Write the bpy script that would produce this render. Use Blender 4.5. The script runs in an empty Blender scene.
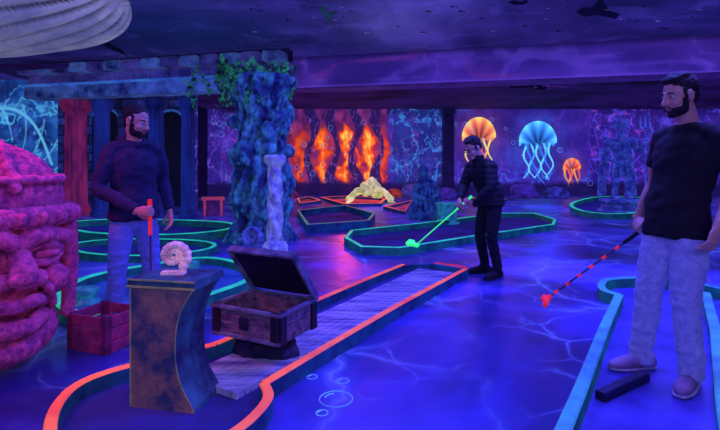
import bpy, math, random, bmesh
import numpy as np
from mathutils import Vector, Matrix, noise as mn
random.seed(4); rng=np.random.RandomState(3)
sc=bpy.context.scene
try: sc.view_settings.view_transform='Standard'
except Exception as e: print(e)
CH=1.27; FP=480.0; HY=165.0
V=Vector; Z=V((0,0,1))
def P(px,py,d): return V(((px-360)/FP*d, d, CH-(py-HY)/FP*d))
def G(px,py,z=0.0):
    d=(CH-z)*FP/(py-HY); return V(((px-360)/FP*d,d,z))
def lin(c): 
    c=np.array(c,dtype=float)/255.0
    return np.where(c<=0.04045,c/12.92,((c+0.055)/1.055)**2.4)
def C(*c): return tuple(float(x) for x in lin(c))+(1.0,)

# ---------------- materials
def mat(name,c1,c2=None,scale=5,rough=.6,emit=0,bump=0,metal=0,ramp=(.35,.65),stretch=(1,1,1),ecol=None,cav=None):
    m=bpy.data.materials.new(name); m.use_nodes=True; nt=m.node_tree; N=nt.nodes; L=nt.links
    b=N['Principled BSDF']; b.inputs['Roughness'].default_value=rough; b.inputs['Metallic'].default_value=metal
    c2=c2 or tuple(min(255,int(x*.7)) for x in c1)
    tc=N.new('ShaderNodeTexCoord'); mp=N.new('ShaderNodeMapping'); mp.inputs['Scale'].default_value=stretch
    L.new(tc.outputs['Object'],mp.inputs['Vector'])
    t=N.new('ShaderNodeTexNoise'); t.inputs['Detail'].default_value=6; t.inputs['Roughness'].default_value=.65; o=t.outputs['Fac']; L.new(mp.outputs[0],t.inputs['Vector'])
    t.inputs['Scale'].default_value=scale
    r=N.new('ShaderNodeValToRGB'); r.color_ramp.elements[0].position=ramp[0]; r.color_ramp.elements[1].position=ramp[1]
    r.color_ramp.elements[0].color=C(*c2); r.color_ramp.elements[1].color=C(*c1)
    L.new(o,r.inputs[0]); out=r.outputs[0]
    if cav:   # crevice shade put into the colour: hollows darkened, ridges lightened
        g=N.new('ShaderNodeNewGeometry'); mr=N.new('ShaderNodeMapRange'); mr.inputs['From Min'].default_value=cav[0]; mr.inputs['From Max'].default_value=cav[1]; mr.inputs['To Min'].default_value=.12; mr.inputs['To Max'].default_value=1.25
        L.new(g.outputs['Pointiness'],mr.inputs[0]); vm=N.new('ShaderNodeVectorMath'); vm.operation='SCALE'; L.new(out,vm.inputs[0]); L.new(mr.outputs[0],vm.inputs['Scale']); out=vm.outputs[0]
    L.new(out,b.inputs['Base Color'])
    if emit: 
        if ecol: b.inputs['Emission Color'].default_value=C(*ecol)
        else: L.new(out,b.inputs['Emission Color'])
        b.inputs['Emission Strength'].default_value=emit
    if bump:
        bp=N.new('ShaderNodeBump'); bp.inputs['Strength'].default_value=bump; bp.inputs['Distance'].default_value=.02
        L.new(o,bp.inputs['Height']); L.new(bp.outputs[0],b.inputs['Normal'])
    return m
def attrmat(name,emit,rough=.8,lo=.75,hi=1.3,s=2.0):
    m=bpy.data.materials.new(name); m.use_nodes=True; nt=m.node_tree; N=nt.nodes; L=nt.links
    b=N['Principled BSDF']; b.inputs['Roughness'].default_value=rough
    a=N.new('ShaderNodeAttribute'); a.attribute_name='Col'
    nz=N.new('ShaderNodeTexNoise'); nz.inputs['Scale'].default_value=s; nz.inputs['Detail'].default_value=8
    tc=N.new('ShaderNodeTexCoord'); L.new(tc.outputs['Object'],nz.inputs['Vector'])
    rr=N.new('ShaderNodeMapRange'); rr.inputs['To Min'].default_value=lo; rr.inputs['To Max'].default_value=hi; L.new(nz.outputs['Fac'],rr.inputs[0])
    vm=N.new('ShaderNodeVectorMath'); vm.operation='SCALE'; L.new(a.outputs['Color'],vm.inputs[0]); L.new(rr.outputs[0],vm.inputs['Scale'])
    L.new(vm.outputs[0],b.inputs['Base Color']); L.new(vm.outputs[0],b.inputs['Emission Color']); b.inputs['Emission Strength'].default_value=emit
    return m

# ---------------- mesh builder
def catmull(arr,sub):
    a=np.array(arr,dtype=float); n=len(a)
    if n<3 or sub<=1: return a
    out=[]
    for i in range(n-1):
        p0=a[max(i-1,0)];p1=a[i];p2=a[i+1];p3=a[min(i+2,n-1)]
        for k in range(sub):
            t=k/sub
            out.append(.5*((2*p1)+(-p0+p2)*t+(2*p0-5*p1+4*p2-p3)*t*t+(-p0+3*p1-3*p2+p3)*t**3))
    out.append(a[-1]); return np.array(out)
def closed_smooth(a,sub):
    n=len(a); q=np.vstack([a[-1:],a,a[:2]]); return catmull(q,sub)[sub:sub+n*sub]
class MB:
    def __init__(s): s.v=[];s.f=[];s.m=[]
    def add(s,v,f,m=0):
        o=len(s.v); s.v+= [tuple(x) for x in v]; s.f+=[tuple(i+o for i in q) for q in f]; s.m+=[m]*len(f)
    def box(s,c,d,R=None,m=0,taper=1.0):
        c=V(c); R=R or Matrix.Identity(3); vs=[]
        for z in(-.5,.5):
            k=taper if z>0 else 1
            for x,y in((-.5,-.5),(.5,-.5),(.5,.5),(-.5,.5)): vs.append(c+R@V((x*d[0]*k,y*d[1]*k,z*d[2])))
        s.add(vs,[(3,2,1,0),(4,5,6,7),(0,1,5,4),(1,2,6,5),(2,3,7,6),(3,0,4,7)],m)
    def loft(s,pts,rads,side=(1,0,0),m=0,seg=16,sub=4,cap=1.0):
        rads=[(r,r) if not hasattr(r,'__len__') else r for r in rads]
        a=catmull([list(p)+list(r) for p,r in zip(pts,rads)],sub); n=len(a)
        p=a[:,:3]; r=np.maximum(a[:,3:],.0005); side=np.array(side,dtype=float)
        T=np.gradient(p,axis=0); T/=np.linalg.norm(T,axis=1)[:,None]+1e-9
        rings=[]
        def ring(c,t,ra,rb):
            sd=side-t*np.dot(side,t)
            if np.linalg.norm(sd)<.05: sd=np.cross(t,[0.3,.9,.2])
            sd/=np.linalg.norm(sd); up=np.cross(t,sd)
            return [c+sd*ra*math.cos(q)+up*rb*math.sin(q) for q in np.linspace(0,2*math.pi,seg,endpoint=False)]
        if cap:
            for q in(.05,.45,.8): 
                k=math.sqrt(1-(1-q)**2); rings.append(ring(p[0]-T[0]*min(r[0])*cap*(1-q),T[0],r[0][0]*k,r[0][1]*k))
        for i in range(n): rings.append(ring(p[i],T[i],r[i][0],r[i][1]))
        if cap:
            for q in(.8,.45,.05):
                k=math.sqrt(1-(1-q)**2); rings.append(ring(p[-1]+T[-1]*min(r[-1])*cap*(1-q),T[-1],r[-1][0]*k,r[-1][1]*k))
        vs=[x for R in rings for x in R]; fs=[]
        for i in range(len(rings)-1):
            for j in range(seg):
                k=(j+1)%seg; fs.append((i*seg+j,i*seg+k,(i+1)*seg+k,(i+1)*seg+j))
        fs.append(tuple(reversed(range(seg)))); o=(len(rings)-1)*seg; fs.append(tuple(range(o,o+seg)))
        s.add(vs,fs,m)
    def ell(s,c,r,F=None,m=0,seg=20,rg=12,fn=None):
        F=F or Matrix.Identity(3); c=V(c); vs=[];fs=[]
        for i in range(rg+1):
            th=math.pi*i/rg
            for j in range(seg):
                ph=2*math.pi*j/seg; q=V((math.sin(th)*math.cos(ph),math.sin(th)*math.sin(ph),math.cos(th)))
                k=fn(q) if fn else 1
                vs.append(c+F@V((q.x*r[0]*k,q.y*r[1]*k,q.z*r[2]*k)))
        for i in range(rg):
            for j in range(seg):
                k=(j+1)%seg; fs.append((i*seg+j,(i+1)*seg+j,(i+1)*seg+k,i*seg+k))
        s.add(vs,fs,m)
    def revolve(s,prof,c=(0,0,0),m=0,seg=32,fn=None):
        c=V(c); vs=[];fs=[];n=len(prof)
        for i,(r,z) in enumerate(prof):
            for j in range(seg):
                a=2*math.pi*j/seg; k=fn(a,z) if fn else 1
                vs.append(c+V((r*k*math.cos(a),r*k*math.sin(a),z)))
        for i in range(n-1):
            for j in range(seg):
                k=(j+1)%seg; fs.append((i*seg+j,i*seg+k,(i+1)*seg+k,(i+1)*seg+j))
        fs.append(tuple(reversed(range(seg)))); fs.append(tuple(range((n-1)*seg,n*seg))); s.add(vs,fs,m)
    def rail(s,pts,w,h,z0=0,closed=False,mt=0,ms=1,sub=1):
        a=np.array([[p[0],p[1]] for p in pts],dtype=float)
        if closed and sub>1: a=closed_smooth(a,sub)
        elif sub>1: a=catmull(a,sub)
        n=len(a); L=[];R=[]
        for i in range(n):
            p=a[i]; q0=a[(i-1)%n] if (closed or i>0) else None; q1=a[(i+1)%n] if (closed or i<n-1) else None
            ns=[]
            for x,y in((q0,p),(p,q1)):
                if x is None or y is None: continue
                t=y-x; l=np.linalg.norm(t)
                if l<1e-6: continue
                t/=l; ns.append(np.array([-t[1],t[0]]))
            nn=sum(ns)/len(ns); l2=max(np.dot(nn,nn),.3); nn=nn/l2
            L.append(p+nn*w/2);R.append(p-nn*w/2)
        vs=[]
        for l,r in zip(L,R):
            e=.12
            l2=l+(r-l)*e; r2=r+(l-r)*e
            vs+=[(l[0],l[1],z0),(l[0],l[1],z0+h-.008),(l2[0],l2[1],z0+h),(r2[0],r2[1],z0+h),(r[0],r[1],z0+h-.008),(r[0],r[1],z0)]
        k=6
        top=[];sid=[]
        for i in range(n if closed else n-1):
            j=(i+1)%n; A=i*k;B=j*k
            for q in range(5):
                f=(A+q,B+q,B+q+1,A+q+1); (top if q in(1,2,3) else sid).append(f)
        if not closed: sid+= [tuple(range(k)),tuple(reversed(range((n-1)*k,n*k)))]
        o=len(s.v); s.v+=vs; 
        for fl,mm in((top,mt),(sid,ms)): s.f+=[tuple(i+o for i in q) for q in fl]; s.m+=[mm]*len(fl)
    def poly(s,pts,z,m=0):
        s.add([(p[0],p[1],z) for p in pts],[tuple(range(len(pts)))],m)
    def obj(s,name,mats,smooth=True,bevel=0,parent=None,fixn=True):
        me=bpy.data.meshes.new(name); me.from_pydata(s.v,[],s.f)
        for m in mats: me.materials.append(m)
        me.polygons.foreach_set('material_index',s.m); 
        me.polygons.foreach_set('use_smooth',[smooth]*len(s.f)); me.update()
        if fixn:
            b=bmesh.new(); b.from_mesh(me); bmesh.ops.recalc_face_normals(b,faces=b.faces); b.to_mesh(me); b.free()
        o=bpy.data.objects.new(name,me); sc.collection.objects.link(o)
        if bevel:
            q=o.modifiers.new('bv','BEVEL'); q.width=bevel; q.segments=2; q.limit_method='ANGLE'
        if smooth:
            try: me.set_sharp_from_angle(angle=math.radians(50))
            except Exception: pass
        if parent: o.parent=parent
        return o
    def remesh(s,vox,smooth=3,disp=None):
        o=s.obj('tmp',[],fixn=True); r=o.modifiers.new('r','REMESH'); r.mode='VOXEL'; r.voxel_size=vox
        if smooth: q=o.modifiers.new('s','SMOOTH'); q.iterations=smooth; q.factor=.5
        dg=bpy.context.evaluated_depsgraph_get(); ev=o.evaluated_get(dg); me=bpy.data.meshes.new_from_object(ev)
        n=len(me.vertices); co=np.empty(n*3,dtype=np.float32); me.vertices.foreach_get('co',co); co=co.reshape(-1,3)
        if disp:
            nr=np.array([v.normal[:] for v in me.vertices]); d=np.array([disp(V(c)) for c in co]); co=co+nr*d[:,None]
        fs=[tuple(p.vertices) for p in me.polygons]
        bpy.data.objects.remove(o); bpy.data.meshes.remove(me)
        return co,fs
def rotz(a): return Matrix.Rotation(a,3,'Z')

# ---------------- numpy noise and painted grids
def hsh(i,j,s): 
    x=np.sin(i*127.1+j*311.7+s*74.7)*43758.5453; return x-np.floor(x)
def vn(x,y,s=0):
    i=np.floor(x);j=np.floor(y);f=x-i;g=y-j;f=f*f*(3-2*f);g=g*g*(3-2*g)
    return (hsh(i,j,s)*(1-f)+hsh(i+1,j,s)*f)*(1-g)+(hsh(i,j+1,s)*(1-f)+hsh(i+1,j+1,s)*f)*g
def fbm(x,y,s=0,o=4):
    r=0;a=.5
    for k in range(o): r=r+a*vn(x*2**k,y*2**k,s+k); a*=.5
    return r/(1-.5**o)
def ridge(x,y,s=0,o=3): 
    r=0;a=.5
    for k in range(o): r=r+a*(1-np.abs(2*vn(x*2**k,y*2**k,s+k)-1))**3; a*=.5
    return r/(1-.5**o)
def ss(a,b,x): t=np.clip((x-a)/(b-a),0,1); return t*t*(3-2*t)
def grid(name,fn,us,vs,paint,material):
    Ug,Vg=np.meshgrid(us,vs); X=fn(Ug,Vg); co=np.stack([x.ravel() for x in X],1)
    nu,nv=len(us),len(vs)
    idx=np.arange(nu*nv).reshape(nv,nu); q=np.stack([idx[:-1,:-1],idx[:-1,1:],idx[1:,1:],idx[1:,:-1]],-1).reshape(-1,4)
    me=bpy.data.meshes.new(name); me.vertices.add(len(co)); me.vertices.foreach_set('co',co.ravel().astype(np.float32))
    me.loops.add(q.size); me.loops.foreach_set('vertex_index',q.ravel().astype(np.int32))
    me.polygons.add(len(q)); me.polygons.foreach_set('loop_start',np.arange(0,q.size,4,dtype=np.int32)); me.polygons.foreach_set('loop_total',np.full(len(q),4,dtype=np.int32))
    me.update(); me.validate()
    col=paint(Ug,Vg); col=np.clip(col,0,255); c4=np.ones((len(co),4),dtype=np.float32); c4[:,:3]=lin(col.reshape(-1,3))
    a=me.color_attributes.new('Col','FLOAT_COLOR','POINT'); a.data.foreach_set('color',c4.ravel())
    me.materials.append(material); o=bpy.data.objects.new(name,me); sc.collection.objects.link(o); return o
def mix(c,m,k): 
    m=np.clip(m,0,1)[...,None]; return c*(1-m)+np.array(k,dtype=float)*m
def ramp3(t,a,b,c):
    t=np.clip(t,0,1)[...,None]; a,b,c=[np.array(x,dtype=float) for x in(a,b,c)]
    return np.where(t<.5,a+(b-a)*t*2,b+(c-b)*(t*2-1))

BY=20.0; RC=3.6; FC=3.85
def jelly(c,U,Vv,u0,v0,w,h,tl,col,rim,nt=7,seed=0):
    x=(U-u0)/w; y=(Vv-v0)/h
    bell=(x**2+np.clip(-y,0,9)**2<1)&(y<=.12+.08*np.sin(x*18))
    glow=np.exp(-(x**2+y**2)*.6)*.5; c=mix(c,glow,np.array(col)*.6)
    for i in range(nt):
        t=(i/(nt-1)-.5)*1.6
        L=tl*(1-.35*abs(t))*(.75+.4*hsh(i,seed,1))
        yy=Vv-v0; cx=u0+t*w*.8+ (1.2+.08*yy)*np.sin(yy*.22+i*1.7+seed)
        wd=(1.2-.7*yy/L)
        m=(np.abs(U-cx)<wd)&(yy>0)&(yy<L); c=mix(c,m*.9,col if i%2 else rim)
    rib=.5+.5*np.cos(np.arctan2(x,-y+.3)*11)
    rr=np.sqrt(x**2+np.clip(-y,0,9)**2)
    shade=ramp3(rr**1.5*.75+.3*rib,np.array(col)*.4,col,rim)
    return np.where(bell[...,None],shade,c)
def paint_back(X,Zz):
    U=360+X*24; W=165-(Zz-CH)*24
    n=fbm(U/22,W/18,1); c=ramp3(n*1.1,(14,10,56),(46,28,124),(98,58,200))
    r=ridge(U/14+fbm(U/9,W/9,5)*2,W/26,7); c=mix(c,ss(.45,.85,r)*.6,(110,90,240))
    c=mix(c,ss(.5,.8,ridge(U/9+9,W/14+fbm(U/7,W/7,8)*2,27))*.55,(205,70,190))
    c=mix(c,ss(.55,.8,ridge(U/8+3,W/10+fbm(U/6,W/6,62)*2,63))*.5,(60,130,225))
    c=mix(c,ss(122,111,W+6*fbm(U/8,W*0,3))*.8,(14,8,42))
    z=ss(225,218,U); s=ridge(U/7+fbm(U/6,W/9,2)*4,W/11,9); c=mix(c,z*.75,(40,26,120)); c=mix(c,z*ss(.4,.9,s)*.9,(130,100,245))
    z=ss(284,290,U)*ss(390,384,U); base=ramp3(fbm(U/5,W/9,51),(30,14,64),(96,34,104),(170,62,120)); c=c*(1-z[...,None])+base*z[...,None]
    c=mix(c,z*ss(120,135,W)*ss(182,170,W)*fbm(U/9,W/7,58)*.7,(205,60,40))
    for gc,gw,top,inten in((301,7,128,.5),(321,9,124,.85),(345,8,121,1.0),(358,4,135,.7),(369,8,123,1.0),(384,5,132,.5)):
        wu=U+7*(fbm(U/6,W/8,11+gc)-.5)*2+1.6*np.sin(W*.23+gc); hw=gw*(.7+.6*vn(W/7,W*0,gc))
        m=1-np.abs(wu-gc)/hw; m=m*ss(top-4,top+16,W)*ss(188,176,W)
        st=fbm(U/2.2+gc,W/11-U/14,53); lick=ridge(U/4+fbm(U/4,W/6,54)*2,W/10,55)
        t=np.clip(m*1.25,0,1)*(.3+.5*st+.5*lick)*inten; fire=ramp3(t,(130,26,60),(240,88,28),(255,220,90)); k=ss(.0,.4,m)[...,None]; c=c*(1-k)+fire*k
    for tc_ in(311,334,355,378):
        wu=U+4*np.sin(W*.11+tc_)+3*(fbm(U/5,W/6,tc_)-.5); hw=2.2+3*ss(150,182,W)+2.5*ss(140,124,W)
        m=ss(hw+.8,hw-.6,np.abs(wu-tc_))*z; c=mix(c,m*.92,(34,22,84)); c=mix(c,m*ss(.5,.8,ridge(U/2.5,W/8,14))*.7,(150,90,190))
    z=ss(388,394,U)*ss(446,438,U); rr=ridge(U/6+fbm(U/5,W/6,15)*3,W/13,16); c=mix(c,z*.7,(24,44,120)); c=mix(c,z*ss(.35,.75,rr)*.9,(56,130,205)); c=mix(c,z*ss(.6,.9,ridge(U/5,W/9,18))*.5,(190,70,200))
    m=(np.abs(U-447-2*np.sin(W*.4))<2.2)&(W>125)&(W<185); c=mix(c,m*.8,(60,200,200))
    z=ss(452,460,U)*ss(600,585,U); bg=ramp3(fbm(U/15,W/12,17),(30,18,100),(58,34,152),(56,84,205)); c=c*(1-.75*z[...,None])+bg*.75*z[...,None]
    c=mix(c,z*ss(160,186,W+9*fbm(U/9,W/9,60))*ss(.4,.8,ridge(U/8,W/8,61))*.7,(70,120,220))
    c=jelly(c,U,W,479,137,17,20,44,(240,110,90),(255,235,110),9,1)
    c=jelly(c,U,W,538,142,19,21,46,(50,130,235),(110,235,255),9,2)
    c=jelly(c,U,W,572,168,9,10,22,(245,90,70),(255,170,80),6,4)
    z=ss(584,596,U); rr=ridge((U-620)/9+fbm(U/8,W/8,19)*2,(W-U*.3)/12,20); c=mix(c,z*.75,(38,22,116)); c=mix(c,z*ss(.4,.8,rr)*.8,(84,74,225)); c=mix(c,z*ss(.5,.8,ridge(U/11,W/15,29))*.6,(170,70,210))
    a=np.arctan2(W-190,U-600); rad=np.hypot(W-190,U-600); m=(rad<62)&(rad>20)&(np.abs(np.sin(a*17+.05*rad))<.22)&(U>588)&(U<650); c=mix(c,m*.5,(110,70,245))
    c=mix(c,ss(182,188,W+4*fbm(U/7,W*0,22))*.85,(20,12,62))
    for i in range(80):
        bu=rng.uniform(190,700); bw=rng.uniform(118,185); br=rng.uniform(.9,2.8)
        q=np.hypot(U-bu,W-bw); c=mix(c,np.exp(-((q-br)/.4)**2)*.45,(120,170,250))
    return c
M_mural=attrmat('mural_paint',.95)
wall_back=grid('wall_back',lambda u,v:(u,u*0+BY,v),np.linspace(-9,16,1400),np.linspace(0,RC,210),paint_back,M_mural)
AY=14.5
def paint_arc(X,Zz):
    U=360+X*480/AY; W=165-(Zz-CH)*480/AY
    c=ramp3(fbm(U/10,W/10,31),(8,10,40),(22,28,86),(40,56,140))
    by=np.floor(W/9); bx=(U+by%2*8)/16; ed=np.minimum(np.abs(W/9-np.round(W/9))*9,np.abs(bx-np.round(bx))*16); c=mix(c,ss(1.4,.3,ed)*.7,(6,5,24))
    for a,b in((92,118),(128,150),(160,182)):
        cx=(a+b)/2; hw=(b-a)/2; top=118-np.sqrt(np.clip(hw**2-(U-cx)**2,0,None))*.7
        c=mix(c,((U>a)&(U<b)&(W>top))*.9,(7,6,24)); c=mix(c,((U>a)&(U<b)&(np.abs(W-top)<1.2))*.8,(40,90,170))
    m=U<58; bgc=ramp3(fbm(U/14,W/12,33),(10,18,66),(24,66,140),(50,125,205))
    sw=ridge(U/16+fbm(U/12,W/12,90)*2.2,W/12+fbm(U/10,W/14,91)*2,92); bgc=mix(bgc,ss(.4,.75,sw)*.8,(80,180,225)); bgc=mix(bgc,ss(.6,.9,ridge(U/8,W/9+fbm(U/7,W/7,93)*3,94))*.5,(120,84,230))
    rad=np.hypot((W-178)*.8,U-4); a=np.arctan2(W-178,U-4); rb=(np.abs(np.sin(a*9+rad*.09))<.16)&(rad>30)&(rad<62)&(W<170); bgc=mix(bgc,rb*.55,(110,190,225))
    bgc=mix(bgc,(np.abs(rad-52-4*np.sin(a*3))<1.3)&(W<165),(90,170,215))
    c=np.where(m[...,None],bgc,c)
    z=ss(186,192,U); s=ridge(U/7+fbm(U/6,W/9,2)*4,W/11,9); c=mix(c,z*.6,(40,26,120)); c=mix(c,z*ss(.4,.9,s)*.8,(130,100,245))
    return c
grid('wall_arcade',lambda u,v:(u,u*0+AY,v),np.linspace(-11,-4.9,420),np.linspace(0,FC,200),paint_arc,M_mural)
def paint_ceil(X,Y):
    c=ramp3(fbm(X*.7,Y*.9,41)*1.2-.1,(10,11,42),(28,24,84),(58,44,138))
    r=ridge(X*.9+fbm(X,Y,6)*2,Y*1.2+fbm(X*.7,Y,8)*2,44); c=mix(c,ss(.4,.85,r)*.35,(80,70,175))
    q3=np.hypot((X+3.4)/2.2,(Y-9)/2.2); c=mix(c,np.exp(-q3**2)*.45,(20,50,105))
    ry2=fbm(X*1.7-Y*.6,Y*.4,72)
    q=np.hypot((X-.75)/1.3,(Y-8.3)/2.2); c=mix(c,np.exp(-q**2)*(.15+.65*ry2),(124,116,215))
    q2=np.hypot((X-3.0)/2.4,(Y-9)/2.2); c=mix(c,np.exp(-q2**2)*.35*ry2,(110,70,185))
    return c
ys=np.concatenate([np.linspace(-4,6.8,12),np.linspace(7,14.5,190)])
ceiling=grid('ceiling',lambda u,v:(u,v,u*0+FC),np.linspace(-11,16,900),ys,paint_ceil,attrmat('ceiling_paint',.6,s=.6))
M_sil=mat('silhouette_paint',(6,5,22),(10,8,30)); M_pale=mat('pale_fish_paint',(150,140,220),emit=.3)
def ceil_px(px,py):
    d=(FC-.006-CH)*480/(HY-py); return ((px-360)/480*d,d)
def silh(name,pts,m):
    b=MB(); b.poly([ceil_px(*p) for p in pts],FC-.006,0); b.obj(name,[m],smooth=False,parent=ceiling,fixn=False)
silh('painted_whale',[(576,12),(583,7),(592,8),(597,2),(599,-6),(604,-7),(604,3),(610,11),(620,14),(616,19),(606,17),(594,15),(584,17)],M_sil)
silh('painted_ray',[(508,2),(514,0),(521,2),(527,-1),(528,3),(522,5),(513,5)],M_sil)
silh('painted_diver',[(319,5),(325,7),(329,12),(336,11),(339,13),(332,16),(330,21),(335,27),(331,26),(327,19),(321,12)],mat('diver_paint',(20,70,90),emit=.5))
silh('painted_turtle',[(98,39),(106,38),(111,44),(121,49),(128,56),(117,52),(108,48),(100,43)],M_sil)
for i in range(46):
    x=random.uniform(230,700); y=random.uniform(4,34); s=random.uniform(1.3,2.6); 
    silh('painted_fish',[(x-s,y),(x,y-s*.4),(x+s,y),(x+s*1.6,y-s*.4),(x+s*1.6,y+s*.4),(x+s,y),(x,y+s*.4)],M_sil if i%3 else M_pale)
M_rc=mat('rear_ceiling_paint',(50,26,104),(14,8,38),scale=.5,emit=.4,rough=.9)
b=MB(); b.box((3.5,(11.6+BY)/2,RC+.05),(25.2,BY-11.6+.2,.1)); b.obj('ceiling_rear',[M_rc],smooth=False)
M_wall=mat('dark_wall_paint',(30,20,80),(12,8,40),scale=.8,emit=.15,rough=.9)
b=MB(); b.box((-11.05,5.3,FC/2),(.1,18.6,FC)); b.obj('wall_left',[M_wall],smooth=False)
b=MB(); b.box((16.05,8,FC/2),(.1,24.2,FC)); b.obj('wall_right',[M_wall],smooth=False)
b=MB(); b.box((2.5,-4.05,FC/2),(27.2,.1,FC)); b.obj('wall_front',[M_wall],smooth=False)
b=MB(); b.box((-6.4,17.3,RC/2),(.1,5.4,RC)); b.obj('wall_return',[M_wall],smooth=False)
pa=V((-2.1,11.75,0)); pb=V((16,7.6,0)); dr=(pb-pa); BL_=dr.length; du=dr/BL_; ang=math.atan2(dr.y,dr.x)
def paint_beam(S,T):
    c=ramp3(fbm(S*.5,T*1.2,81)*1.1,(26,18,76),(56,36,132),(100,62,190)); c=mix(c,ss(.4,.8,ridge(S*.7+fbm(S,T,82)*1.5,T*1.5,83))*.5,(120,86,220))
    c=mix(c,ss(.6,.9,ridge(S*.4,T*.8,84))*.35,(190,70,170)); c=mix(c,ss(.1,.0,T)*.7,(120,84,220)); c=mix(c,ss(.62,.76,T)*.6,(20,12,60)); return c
nb=V((du.y,-du.x,0))
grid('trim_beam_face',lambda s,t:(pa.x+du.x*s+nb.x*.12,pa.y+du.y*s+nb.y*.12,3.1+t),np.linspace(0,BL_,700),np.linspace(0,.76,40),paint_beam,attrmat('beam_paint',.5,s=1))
b=MB(); b.box(((pa+pb)/2+V((0,.25,3.1+.385))),(dr.length,.5,.75),rotz(ang)); b.box(((pa+pb)/2+V((0,.1,3.085))),(dr.length,.62,.03),rotz(ang),m=1)
b.obj('trim_beam',[mat('beam_core_paint',(50,30,110),scale=1,emit=.3),mat('beam_soffit_paint',(70,36,130),(40,20,90),scale=2,emit=.4)],smooth=False)

# ---------------- floor
def floor_mat():
    m=bpy.data.materials.new('painted_floor'); m.use_nodes=True; N=m.node_tree.nodes; L=m.node_tree.links; b=N['Principled BSDF']
    tc=N.new('ShaderNodeTexCoord')
    def nz(s,d=5,dist=0):
        n=N.new('ShaderNodeTexNoise'); n.inputs['Scale'].default_value=s; n.inputs['Detail'].default_value=d; n.inputs['Distortion'].default_value=dist; L.new(tc.outputs['Object'],n.inputs['Vector']); return n
    def rp(src,els):
        r=N.new('ShaderNodeValToRGB'); e=r.color_ramp.elements
        while len(e)<len(els): e.new(.5)
        for q,(p,c) in zip(e,els): q.position=p; q.color=c
        L.new(src,r.inputs[0]); return r
    n1=nz(.55,8,.8); base=rp(n1.outputs['Fac'],[(.3,C(12,13,64)),(.46,C(32,32,122)),(.58,C(58,54,186)),(.72,C(104,92,240))])
    n2=nz(1.6,4); mx=N.new('ShaderNodeMixRGB'); mx.inputs[0].default_value=.34; L.new(tc.outputs['Object'],mx.inputs[1]); L.new(n2.outputs['Color'],mx.inputs[2])
    def web(sc_,w0,w1):
        vo=N.new('ShaderNodeTexVoronoi'); vo.feature='DISTANCE_TO_EDGE'; vo.inputs['Scale'].default_value=sc_; L.new(mx.outputs[0],vo.inputs['Vector'])
        return rp(vo.outputs['Distance'],[(0,(.8,.8,.8,1)),(w0,(.36,.36,.36,1)),(w1,(.07,.07,.07,1)),(w1*3,(0,0,0,1))])
    l1=web(1.3,.010,.045); l2=web(2.9,.01,.03)
    n3=nz(.6,2); mk=rp(n3.outputs['Fac'],[(.44,(0.03,0.03,0.03,1)),(.64,(.9,.9,.9,1))]); n5=nz(.9,2); mk2=rp(n5.outputs['Fac'],[(.48,(0,0,0,1)),(.62,(.55,.55,.55,1))])
    def mul(a,c):
        mu=N.new('ShaderNodeMath'); mu.operation='MULTIPLY'; L.new(a,mu.inputs[0]); L.new(c,mu.inputs[1]); return mu.outputs[0]
    ad=N.new('ShaderNodeMath'); ad.operation='MAXIMUM'; L.new(mul(l1.outputs[0],mk.outputs[0]),ad.inputs[0]); L.new(mul(l2.outputs[0],mk2.outputs[0]),ad.inputs[1])
    m2=N.new('ShaderNodeMixRGB'); L.new(ad.outputs[0],m2.inputs[0]); L.new(base.outputs[0],m2.inputs[1]); m2.inputs[2].default_value=C(140,170,255)
    L.new(m2.outputs[0],b.inputs['Base Color']); L.new(m2.outputs[0],b.inputs['Emission Color']); b.inputs['Emission Strength'].default_value=.2
    n4=nz(6,4); rr=N.new('ShaderNodeMapRange'); rr.inputs['To Min'].default_value=.22; rr.inputs['To Max'].default_value=.5; L.new(n4.outputs['Fac'],rr.inputs[0]); L.new(rr.outputs[0],b.inputs['Roughness'])
    return m
b=MB(); b.box((2.5,8,-.05),(27.2,24.4,.1)); floor=b.obj('floor',[floor_mat()],smooth=False)
M_bub=mat('bubble_paint',(120,190,255),emit=.35)
for px,py,r in((336,399,.09),(343,381,.035),(322,413,.03),(300,352,.03),(312,377,.03)):
    c=G(px,py); b=MB(); 
    pts=[(c.x+r*math.cos(t),c.y+r*math.sin(t)) for t in np.linspace(0,2*math.pi,32,endpoint=False)]
    b.rail(pts,.006,.003,z0=.0,closed=True,mt=0,ms=0); pts=[(c.x+r*.7*math.cos(t),c.y+r*.7*math.sin(t)) for t in np.linspace(1.8,2.9,8)]; b.rail(pts,.01,.003,mt=0,ms=0)
    b.obj('painted_bubble',[M_bub],parent=floor)

# ---------------- lintel and header above arcade
M_stone=mat('blue_stone',(84,116,195),(22,30,96),scale=2.5,emit=.34,bump=.5)
M_stoned=mat('dark_stone',(30,22,76),(8,8,30),scale=1.6,emit=.2,bump=.4)
M_stonep=mat('violet_stone',(86,80,170),(28,26,90),scale=2.2,emit=.32,bump=.5)
la=V((-8.4,12.3,0)); lb=V((-1.55,10.6,0)); dr=lb-la; ang=math.atan2(dr.y,dr.x); R=rotz(ang); n=14
b=MB(); b.box(((la+lb)/2+V((0,.12,3.42))),(dr.length,.3,.86),R,m=1)
for i in range(n):
    c=la+dr*((i+.5)/n); w=dr.length/n
    b.box(c+V((0,0,3.08)),(w*.92,.5,.29),R,m=0,taper=.97)
    c=la+dr*((i+.9)/n); b.box(c+V((0,-.1,3.37)),(w*.92,.5,.19),R,m=2,taper=.95)
    c=la+dr*((i+.4)/n); b.box(c+V((0,-.2,3.62)),(w*.89,.5,.21),R,m=0 if i%2 else 2,taper=.93)
b.box(((la+lb)/2+V((0,-.05,3.245))),(dr.length,.62,.03),R,m=3)  # glowing strip added to stand in for cyan light on the block edges
b.obj('stone_lintel',[M_stone,M_stoned,M_stonep,mat('lit_edge_strip',(60,130,210),(40,60,160),scale=2,emit=.6)],smooth=False,bevel=.02)
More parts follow.
